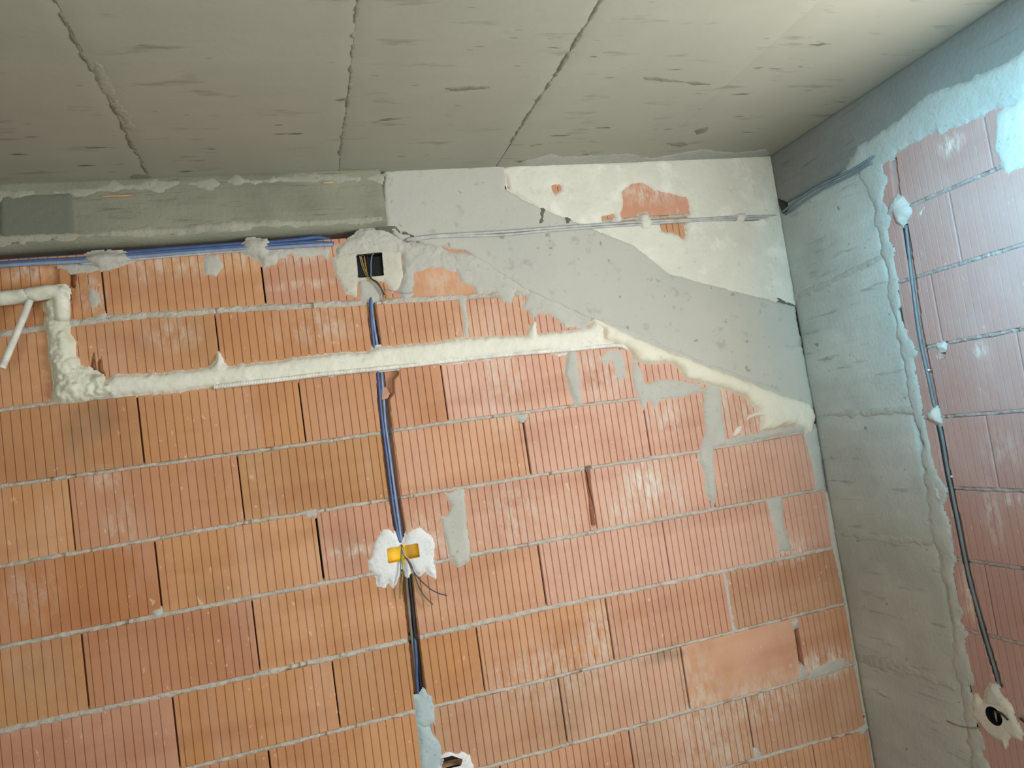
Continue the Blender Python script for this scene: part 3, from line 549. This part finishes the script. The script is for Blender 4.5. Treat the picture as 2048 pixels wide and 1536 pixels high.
# grey cables across the sloping beam
G2 = 'grey cables across the sloping beam'
cable('electric_cable', bpath([(812, 481), (825, 477), (890, 470), (1000, 464), (1090, 457), (1200, 449), (1290, 443), (1380, 439), (1470, 434), (1552, 431)], [.008, .016, .017, .017, .017, .017, .017, .016, .016, .006]), .0056, M_GREYC, 'upper light grey cable across the sloping beam and plaster', G2)
cable('electric_cable', bpath([(816, 482), (840, 478), (890, 473), (1000, 470), (1090, 462), (1200, 454), (1290, 448), (1380, 442), (1470, 438.5), (1550, 436)], [.006, .014, .016, .016, .017, .017, .017, .016, .016, .004]), .0052, M_GREYC, 'lower light grey cable across the sloping beam and plaster', G2)
cable('electric_cable', bpath([(1255, 449), (1320, 445), (1440, 440), (1480, 441), (1535, 440)], [.014, .013, .013, .012, .006]), .0026, M_GREYD, 'thin mid grey cable below the pair near the corner', G2)
for i, (ps, lb) in enumerate(([[(1278, 427), (1296, 425), (1300, 436), (1308, 446), (1300, 458), (1285, 460), (1277, 448)], 'mortar dab holding the grey cables over bare block'], [[(1468, 428), (1490, 424), (1494, 436), (1488, 446), (1470, 446)], 'mortar dab holding the grey cables near the corner'])):
    o = patch('mortar_dab', bw(ps, .01), lambda a, b, h: PB(a, b, h+.004), .022, M_LIME, None, res=.004, soft=.007, rag=.003, seed=221+i); o.parent = wall_back; lab(o, lb)
G3 = 'grey conduits on the right wall corner'
cable('electric_conduit', rpath([(1566, 424), (1580, 412), (1612, 388), (1650, 366), (1700, 342), (1740, 318), (1752, 312)], [.004, .012, .013, .013, .013, .014, .004]), .0056, M_SLATE, 'upper grey conduit crossing the top of the corner column', G3, 'conduit')
cable('electric_conduit', rpath([(1570, 428), (1586, 418), (1618, 395), (1655, 373), (1705, 348), (1738, 328), (1748, 326)], [.004, .011, .012, .012, .012, .012, .002]), .0052, M_SLATE, 'lower grey conduit crossing the top of the corner column', G3, 'conduit')
lab(patch('dark_gap', rw([(1556, 398), (1566, 402), (1576, 414), (1574, 432), (1564, 426)]), PR, .0045, M_BLACK, cg, res=.004, soft=.003, rag=.002, seed=230, flip=True), 'dark gap where the conduits enter')

# ------------------------------------------------------------------ vertical chase: cables from the junction box to the yellow box and on down
G4 = 'cables in the vertical chase'
cable('electric_cable', bpath([(742, 590), (741, 606), (743, 640), (748, 693), (754, 735), (758, 770), (762, 820), (768, 870), (776, 930), (786, 1010), (796, 1070), (800, 1086)], [-.004, .005, .003, -.004, -.008, -.004, -.006, -.006, -.006, -.004, -.003, -.004]), .0052, M_BLUE, 'blue cable down the chase, left one above the yellow box', G4)
cable('electric_cable', bpath([(744, 592), (743, 608), (748, 650), (755, 693), (762, 735), (765, 770), (768, 812), (771, 850), (778, 900), (788, 975), (797, 1040), (803, 1086)], [-.006, .001, -.004, -.010, -.014, -.006, -.012, -.012, -.012, -.01, -.007, -.006]), .0048, M_BLUEG, 'pale blue cable down the chase, middle one above the yellow box', G4)
cable('electric_cable', bpath([(751, 640), (757, 693), (765, 740), (770, 800), (776, 860), (783, 920), (790, 975), (800, 1040), (806, 1086)], [-.020, -.018, -.018, -.017, -.017, -.014, -.013, -.011, -.008]), .0044, M_DBLUE, 'dark blue cable down the chase, right one above the yellow box', G4)
cable('electric_cable', bpath([(812, 1128), (813, 1160), (817, 1210), (823, 1270), (829, 1320), (835, 1380), (838, 1402)], [-.012, -.014, -.014, -.014, -.018, -.02, -.02]), .0055, M_GREYD, 'grey-brown cable down the chase below the yellow box', G4)
cable('electric_cable', bpath([(816, 1128), (819, 1160), (825, 1210), (830, 1270), (838, 1330), (842, 1370), (845, 1400)], [-.012, -.014, -.014, -.012, -.018, -.02, -.02]), .0060, M_BLACK, 'black cable down the chase below the yellow box', G4)
cable('electric_cable', bpath([(829, 1262), (831, 1290), (833, 1320), (834, 1360), (837, 1398)], [-.018, -.008, -.006, -.006, -.010]), .0052, M_BLUE, 'bright blue cable in the lowest open stretch of the chase', G4)
o = mesh_obj('broken_shard', *(lambda mb: (np.concatenate(mb.V), mb.F))((lambda mb: (mb.add(np.concatenate([PB(*np.array(bw([(763, 776), (772, 774), (780, 787), (776, 796), (764, 799)])).T, np.full(5, -.004)), PB(*np.array(bw([(763, 770), (774, 770), (782, 786), (776, 799), (763, 801)])).T, np.full(5, -.026))]),
     [[0, 1, 2, 3, 4]]+[[i, i+5, (i+1) % 5+5, (i+1) % 5] for i in range(5)]), mb)[1])(MB())), M_COPPER, wall_back, smooth=False)
lab(o, 'broken pale clay shard in the chase edge')

# ------------------------------------------------------------------ black junction box under the beam
def wallbox(root, corners, P, depth, mat, h0=.002, wall=.0035, bwf=bw):
    c = np.array(bwf(corners)); m = c.mean(0); inn = m+(c-m)*(1-wall*2/np.ptp(c[:, 0])); mb = MB()
    q = lambda pts, h: P(pts[:, 0], pts[:, 1], np.full(len(pts), h))
    V = np.concatenate([q(c, -depth), q(c, h0), q(inn, h0), q(inn, -depth+.004)])
    F_ = [[a*4+i, a*4+(i+1) % 4, (a+1)*4+(i+1) % 4, (a+1)*4+i] for a in range(3) for i in range(4)]+[[12, 13, 14, 15], [3, 2, 1, 0]]
    mb.add(V, F_); return mb.obj('box_shell', [mat], root), m, inn
jb = tag(empty('junction_box', tuple(hit(740, 532, 1, 0))), 'square black junction box set in cream plaster under the left beam end', 'junction box')
_, jm, jin = wallbox(jb, BOX1, PB, .05, M_BLACK, h0=.002)
for i in range(2):
    e = jin[[0, 1]].mean(0)*(1-i)+jin[[2, 3]].mean(0)*i
    mb = MB(); mb.box((e[0]-.012, -.003, e[1]-.003), (e[0]+.012, .004, e[1]+.003)); mb.obj('screw_tab', [M_BLACK], jb)
lab(patch('plaster_surround', bw([(667, 517), (690, 508), (712, 504), (770, 500), (800, 503), (806, 550), (799, 575), (786, 582), (768, 562), (715, 562), (712, 592), (692, 586), (684, 570), (672, 545)]), PB, .006, M_CREAM, jb, res=.004, soft=.006, rag=.003, holes=[bw(grow(BOX1, .95))], seed=241, slope=.4), 'cream plaster around the box')
lab(patch('cement_surround', bw([(672, 498), (690, 482), (712, 474), (722, 462), (736, 454), (752, 458), (764, 452), (790, 470), (808, 482), (850, 488), (880, 492), (908, 510), (928, 538), (900, 542), (880, 534), (845, 540), (828, 546), (826, 590), (808, 598), (796, 580), (806, 552), (803, 506), (765, 499), (705, 505), (676, 514)]), PB, .010, M_PATCH, jb, res=.004, soft=.010, rag=.005, rs=40, bump=.002, bs=45, lumps=.003, ls=30, seed=243, slope=.4), 'grey cement above and beside the box')
lab(patch('cement_dab', bw([(718, 560), (745, 561), (760, 576), (768, 592), (742, 603), (722, 596)]), PB, .005, M_PATCH, jb, res=.004, soft=.005, rag=.003, seed=245), 'grey cement dab below the box')
G5 = 'loose wires in the black junction box'
cable('electric_wire', bpath([(722, 512), (726, 528), (732, 545), (737, 556), (751, 566), (762, 580), (770, 602)], [-.02, -.022, -.015, .010, .016, .014, .010]), .0019, M_YG, 'yellow-green wire leaving the black junction box', G5, 'wire', step=.006)
cable('electric_wire', bpath([(728, 510), (731, 530), (735, 548), (740, 556), (756, 564), (766, 580), (776, 596)], [-.02, -.018, -.012, .009, .018, .016, .014]), .0018, plain('orange wire', (206, 140, 60), .5), 'orange wire leaving the black junction box', G5, 'wire', step=.006)
cable('electric_wire', bpath([(734, 510), (736, 530), (740, 546), (742, 557), (753, 564), (763, 578), (769, 590)], [-.02, -.016, -.006, .012, .022, .02, .018]), .0024, M_BLACK, 'black wire bundle leaving the black junction box', G5, 'wire', step=.006)
cable('electric_wire', bpath([(744, 509), (742, 525), (742, 540), (743, 556), (755, 568), (764, 582), (770, 594)], [-.02, -.014, -.006, .010, .020, .018, .016]), .0022, M_BLUEG, 'pale blue wire looping inside the black junction box', G5, 'wire', step=.006)
cable('electric_wire', bpath([(719, 511), (722, 524), (727, 540), (733, 552), (738, 556)], [-.02, -.026, -.026, -.012, .004]), .0018, M_GREYC, 'whitish wire at the left inside the black junction box', G5, 'wire', step=.006)
cable('electric_wire', bpath([(768, 578), (790, 582), (812, 587), (828, 584)], [.014, .012, .010, .012]), .0009, M_BLUEG, 'thin pale blue thread right of the black junction box', G5, 'wire', step=.006)

# ------------------------------------------------------------------ yellow mounting box in white gypsum
yb = tag(empty('mounting_box', tuple(hit(805, 1107, 1, 0))), 'yellow mounting box in white gypsum halfway down the chase', 'mounting box')
_, ym, yin = wallbox(yb, BOX2, PB, .046, M_YELLOW, h0=.003)
yc = np.array(bw([(806, 1090), (808, 1121)])); mb = MB()
for e in yc:
    mb = MB(); mb.box((e[0]-.005, -.010, e[1]-.005), (e[0]+.005, .004, e[1]+.005)); mb.obj('screw_lug', [M_YELLOW], yb)
GY = [(768, 1058), (782, 1060), (793, 1072), (799, 1085), (806, 1090), (811, 1077), (814, 1066), (834, 1055), (842, 1056), (867, 1075), (871, 1093), (867, 1118), (871, 1154), (861, 1149), (852, 1139), (840, 1149), (827, 1142), (822, 1128), (816, 1150), (808, 1124), (800, 1128), (796, 1153), (786, 1173), (778, 1160), (768, 1171), (757, 1170), (755, 1153), (738, 1139), (736, 1123), (745, 1107), (748, 1090), (755, 1075)]
lab(patch('gypsum_surround', bw(GY), PB, .008, M_GYPS, yb, res=.0035, soft=.007, rag=.003, rs=50, bump=.002, bs=50, holes=[bw(grow(BOX2, .95))], seed=251, slope=.4), 'white gypsum smeared around the box')
G6 = 'loose wires hanging from the yellow box'
cable('electric_wire', bpath([(803, 1090), (802, 1112), (801, 1140), (800, 1170), (800, 1198)], [.012, .014, .016, .018, .018]), .0018, M_GREEN, 'green-grey wire hanging straight down from the yellow box', G6, 'wire', step=.006)
cable('electric_wire', bpath([(804, 1092), (805, 1120), (806, 1140), (804, 1165), (801, 1190)], [.012, .016, .020, .020, .018]), .0018, M_YG, 'yellowish wire hanging beside the green-grey one from the yellow box', G6, 'wire', step=.006)
cable('electric_wire', bpath([(804, 1090), (808, 1108), (817, 1122), (831, 1149), (857, 1175), (876, 1186), (894, 1191)], [.012, .018, .022, .026, .034, .036, .034]), .0020, M_DBLUE, 'dark blue wire curving far right from the yellow box', G6, 'wire', step=.006)
cable('electric_wire', bpath([(804, 1094), (810, 1112), (820, 1126), (829, 1149), (837, 1171), (848, 1191), (866, 1209)], [.012, .016, .020, .024, .026, .028, .028]), .0018, M_BROWN, 'brown wire curving down right from the yellow box', G6, 'wire', step=.006)
cable('electric_wire', bpath([(803, 1094), (808, 1112), (817, 1126), (825, 1148), (834, 1178), (846, 1198), (857, 1213)], [.010, .013, .016, .018, .020, .020, .020]), .0016, M_YG, 'thin yellow wire beside the brown one at the yellow box', G6, 'wire', step=.006)
cable('electric_wire', bpath([(804, 1094), (809, 1110), (821, 1122), (828, 1142), (833, 1165), (848, 1199)], [.014, .020, .024, .024, .022, .022]), .0017, M_GREYC, 'pale grey wire between the brown and dark blue wires at the yellow box', G6, 'wire', step=.006)

# ------------------------------------------------------------------ half-buried box at the bottom edge
hb = tag(empty('junction_box', tuple(hit(905, 1525, 1, 0))), 'dark broken box hole with white gypsum rim at the bottom edge of the picture', 'junction box')
c = np.array(bw(HOLE)); mb = MB(); q = lambda pts, h: PB(pts[:, 0], pts[:, 1], np.full(len(pts), h)); m_ = c.mean(0)
V = np.concatenate([q(m_+(c-m_)*1.12, .002), q(m_+(c-m_)*1.08, -.045)]); mb.add(V, [[i, (i+1) % 5, (i+1) % 5+5, i+5] for i in range(5)]+[[9, 8, 7, 6, 5]]); mb.obj('box_shell', [M_BLACK], hb)
lab(patch('gypsum_surround', bw([(878, 1514), (888, 1508), (900, 1504), (912, 1510), (926, 1504), (940, 1512), (948, 1536), (950, 1570), (884, 1570), (876, 1540)]), PB, .008, M_GYPS, hb, res=.0035, soft=.006, rag=.003, holes=[bw(HOLE)], seed=261), 'white gypsum rim')

# ------------------------------------------------------------------ right wall: cable chase, nails and round box
G7 = 'cables in the right wall chase'
cable('electric_cable', rpath([(1812, 450), (1822, 540), (1832, 620), (1842, 685), (1856, 750), (1870, 815), (1884, 870), (1894, 930), (1906, 990), (1918, 1050), (1938, 1150), (1966, 1255), (1994, 1350), (2000, 1378)], [-.004, -.004, .002, .002, -.003, -.003, -.005, -.004, -.004, -.004, -.004, -.005, -.010, -.012]), .0056, M_SLATE, 'slate grey cable down the right wall chase', G7)
cable('electric_cable', rpath([(1808, 450), (1819, 545), (1828, 620), (1838, 690), (1852, 755), (1866, 820), (1879, 870), (1890, 935), (1902, 995), (1914, 1052), (1934, 1152), (1962, 1258), (1992, 1362)], [-.010]*13), .0045, M_BLACK, 'black cable beside the slate one in the right wall chase', G7)
for i, (u, v) in enumerate(((1857, 740), (1903, 953))):
    p = hit(u, v, 0, -.004); mb = MB(); an = np.linspace(0, 2*np.pi, 11)[:-1]
    V = np.concatenate([np.stack([np.full(10, x), p[1]+r*np.cos(an), p[2]+r*np.sin(an)], -1) for x, r in ((.012, .002), (-.002, .002), (-.003, .0042), (-.0055, .0036), (-.0065, .0015))])
    mb.add(V, [[a*10+k, a*10+(k+1) % 10, (a+1)*10+(k+1) % 10, (a+1)*10+k] for a in range(4) for k in range(10)]+[[40+k for k in range(10)]])
    tag(mb.obj('clip_nail', [M_WHITE], smooth=True), ['white nail head in the right wall chase, upper one', 'white nail head in the right wall chase, lower one'][i], 'nail', 'nails in the right wall chase')
rb = tag(empty('mounting_box', (0, RBOX[0], RBOX[1])), 'round black mounting box with ragged plaster low on the right wall', 'mounting box')
an = np.linspace(0, 2*np.pi, 25)[:-1]; mb = MB()
V = np.concatenate([PR(RBOX[0]+r*np.cos(an), RBOX[1]+r*np.sin(an), np.full(24, h)) for r, h in ((.034, -.045), (.034, .003), (.0305, .003), (.0305, -.042))])
mb.add(V, [[a*24+k, a*24+(k+1) % 24, (a+1)*24+(k+1) % 24, (a+1)*24+k] for a in range(3) for k in range(24)]+[[72+k for k in range(24)]]); mb.obj('box_shell', [M_BLACK], rb, smooth=False)
RP = [(1951, 1388), (1966, 1404), (1974, 1378), (1982, 1368), (1994, 1374), (2002, 1388), (2014, 1402), (2025, 1418), (2026, 1430), (2036, 1448), (2046, 1468), (2040, 1480), (2022, 1472), (2014, 1480), (2010, 1496), (2004, 1483), (1986, 1474), (1966, 1455), (1958, 1445), (1948, 1434), (1938, 1424), (1946, 1416), (1940, 1407)]
lab(patch('plaster_surround', rw(RP), PR, .008, M_CREAM, rb, res=.004, soft=.006, rag=.004, rs=40, holes=[[(RBOX[0]+.0315*math.cos(t), RBOX[1]+.0315*math.sin(t)) for t in an]], seed=271, flip=True, slope=.4), 'ragged cream plaster')
lab(patch('cement_dab', rw([(1970, 1404), (1974, 1378), (1984, 1368), (1996, 1376), (2006, 1396), (2016, 1420), (2000, 1414), (1984, 1412)]), PR, .012, M_PATCH, rb, res=.004, soft=.006, rag=.003, seed=273, flip=True, holes=[[(RBOX[0]+.0315*math.cos(t), RBOX[1]+.0315*math.sin(t)) for t in an]]), 'grey cement dab above the box')
cable('electric_wire', rpath([(1990, 1426), (1996, 1424), (2006, 1430), (2016, 1440)], [-.02, .008, .016, .012]), .0035, M_BLACK, 'short black wire stub from the round box', 'wires at the round box', 'wire', step=.006)
cable('electric_wire', rpath([(1989, 1428), (1990, 1422), (1992, 1434), (1994, 1444)], [-.03, -.008, .004, -.012]), .0032, M_GREYD, 'grey wire curled inside the round box', 'wires at the round box', 'wire', step=.006)
cable('electric_wire', rpath([(2040, 1437), (2052, 1446), (2080, 1456)], [.004, .012, .006]), .0028, M_BLACK, 'black wire end at the right edge near the round box', 'wires at the round box', 'wire', step=.006)
# wooden splinters left in the concrete by the formwork
for i, (a, b, lb) in enumerate((((203, 394), (272, 391), 'orange wood splinter left along the top of the left beam'), ((645, 367), (670, 365), 'short pale wood splinter near the right end of the left beam'))):
    p0 = hit(*a, 1, -.036); p1 = hit(*b, 1, -.036); d = (p1-p0)/4; mb = MB(); V = []
    for k, hh in enumerate((.001, .0035, .004, .003, .0008)):
        c_ = p0+d*k; V += [(c_[0], -.024, c_[2]-hh), (c_[0], -.0405, c_[2]-hh), (c_[0], -.0405, c_[2]+hh), (c_[0], -.024, c_[2]+hh)]
    mb.add(V, [[k*4+j, k*4+(j+1) % 4, k*4+4+(j+1) % 4, k*4+4+j] for k in range(4) for j in range(4)]+[[3, 2, 1, 0], [16, 17, 18, 19]])
    tag(mb.obj('wood_splinter', [M_WOOD]), lb, 'splinter')
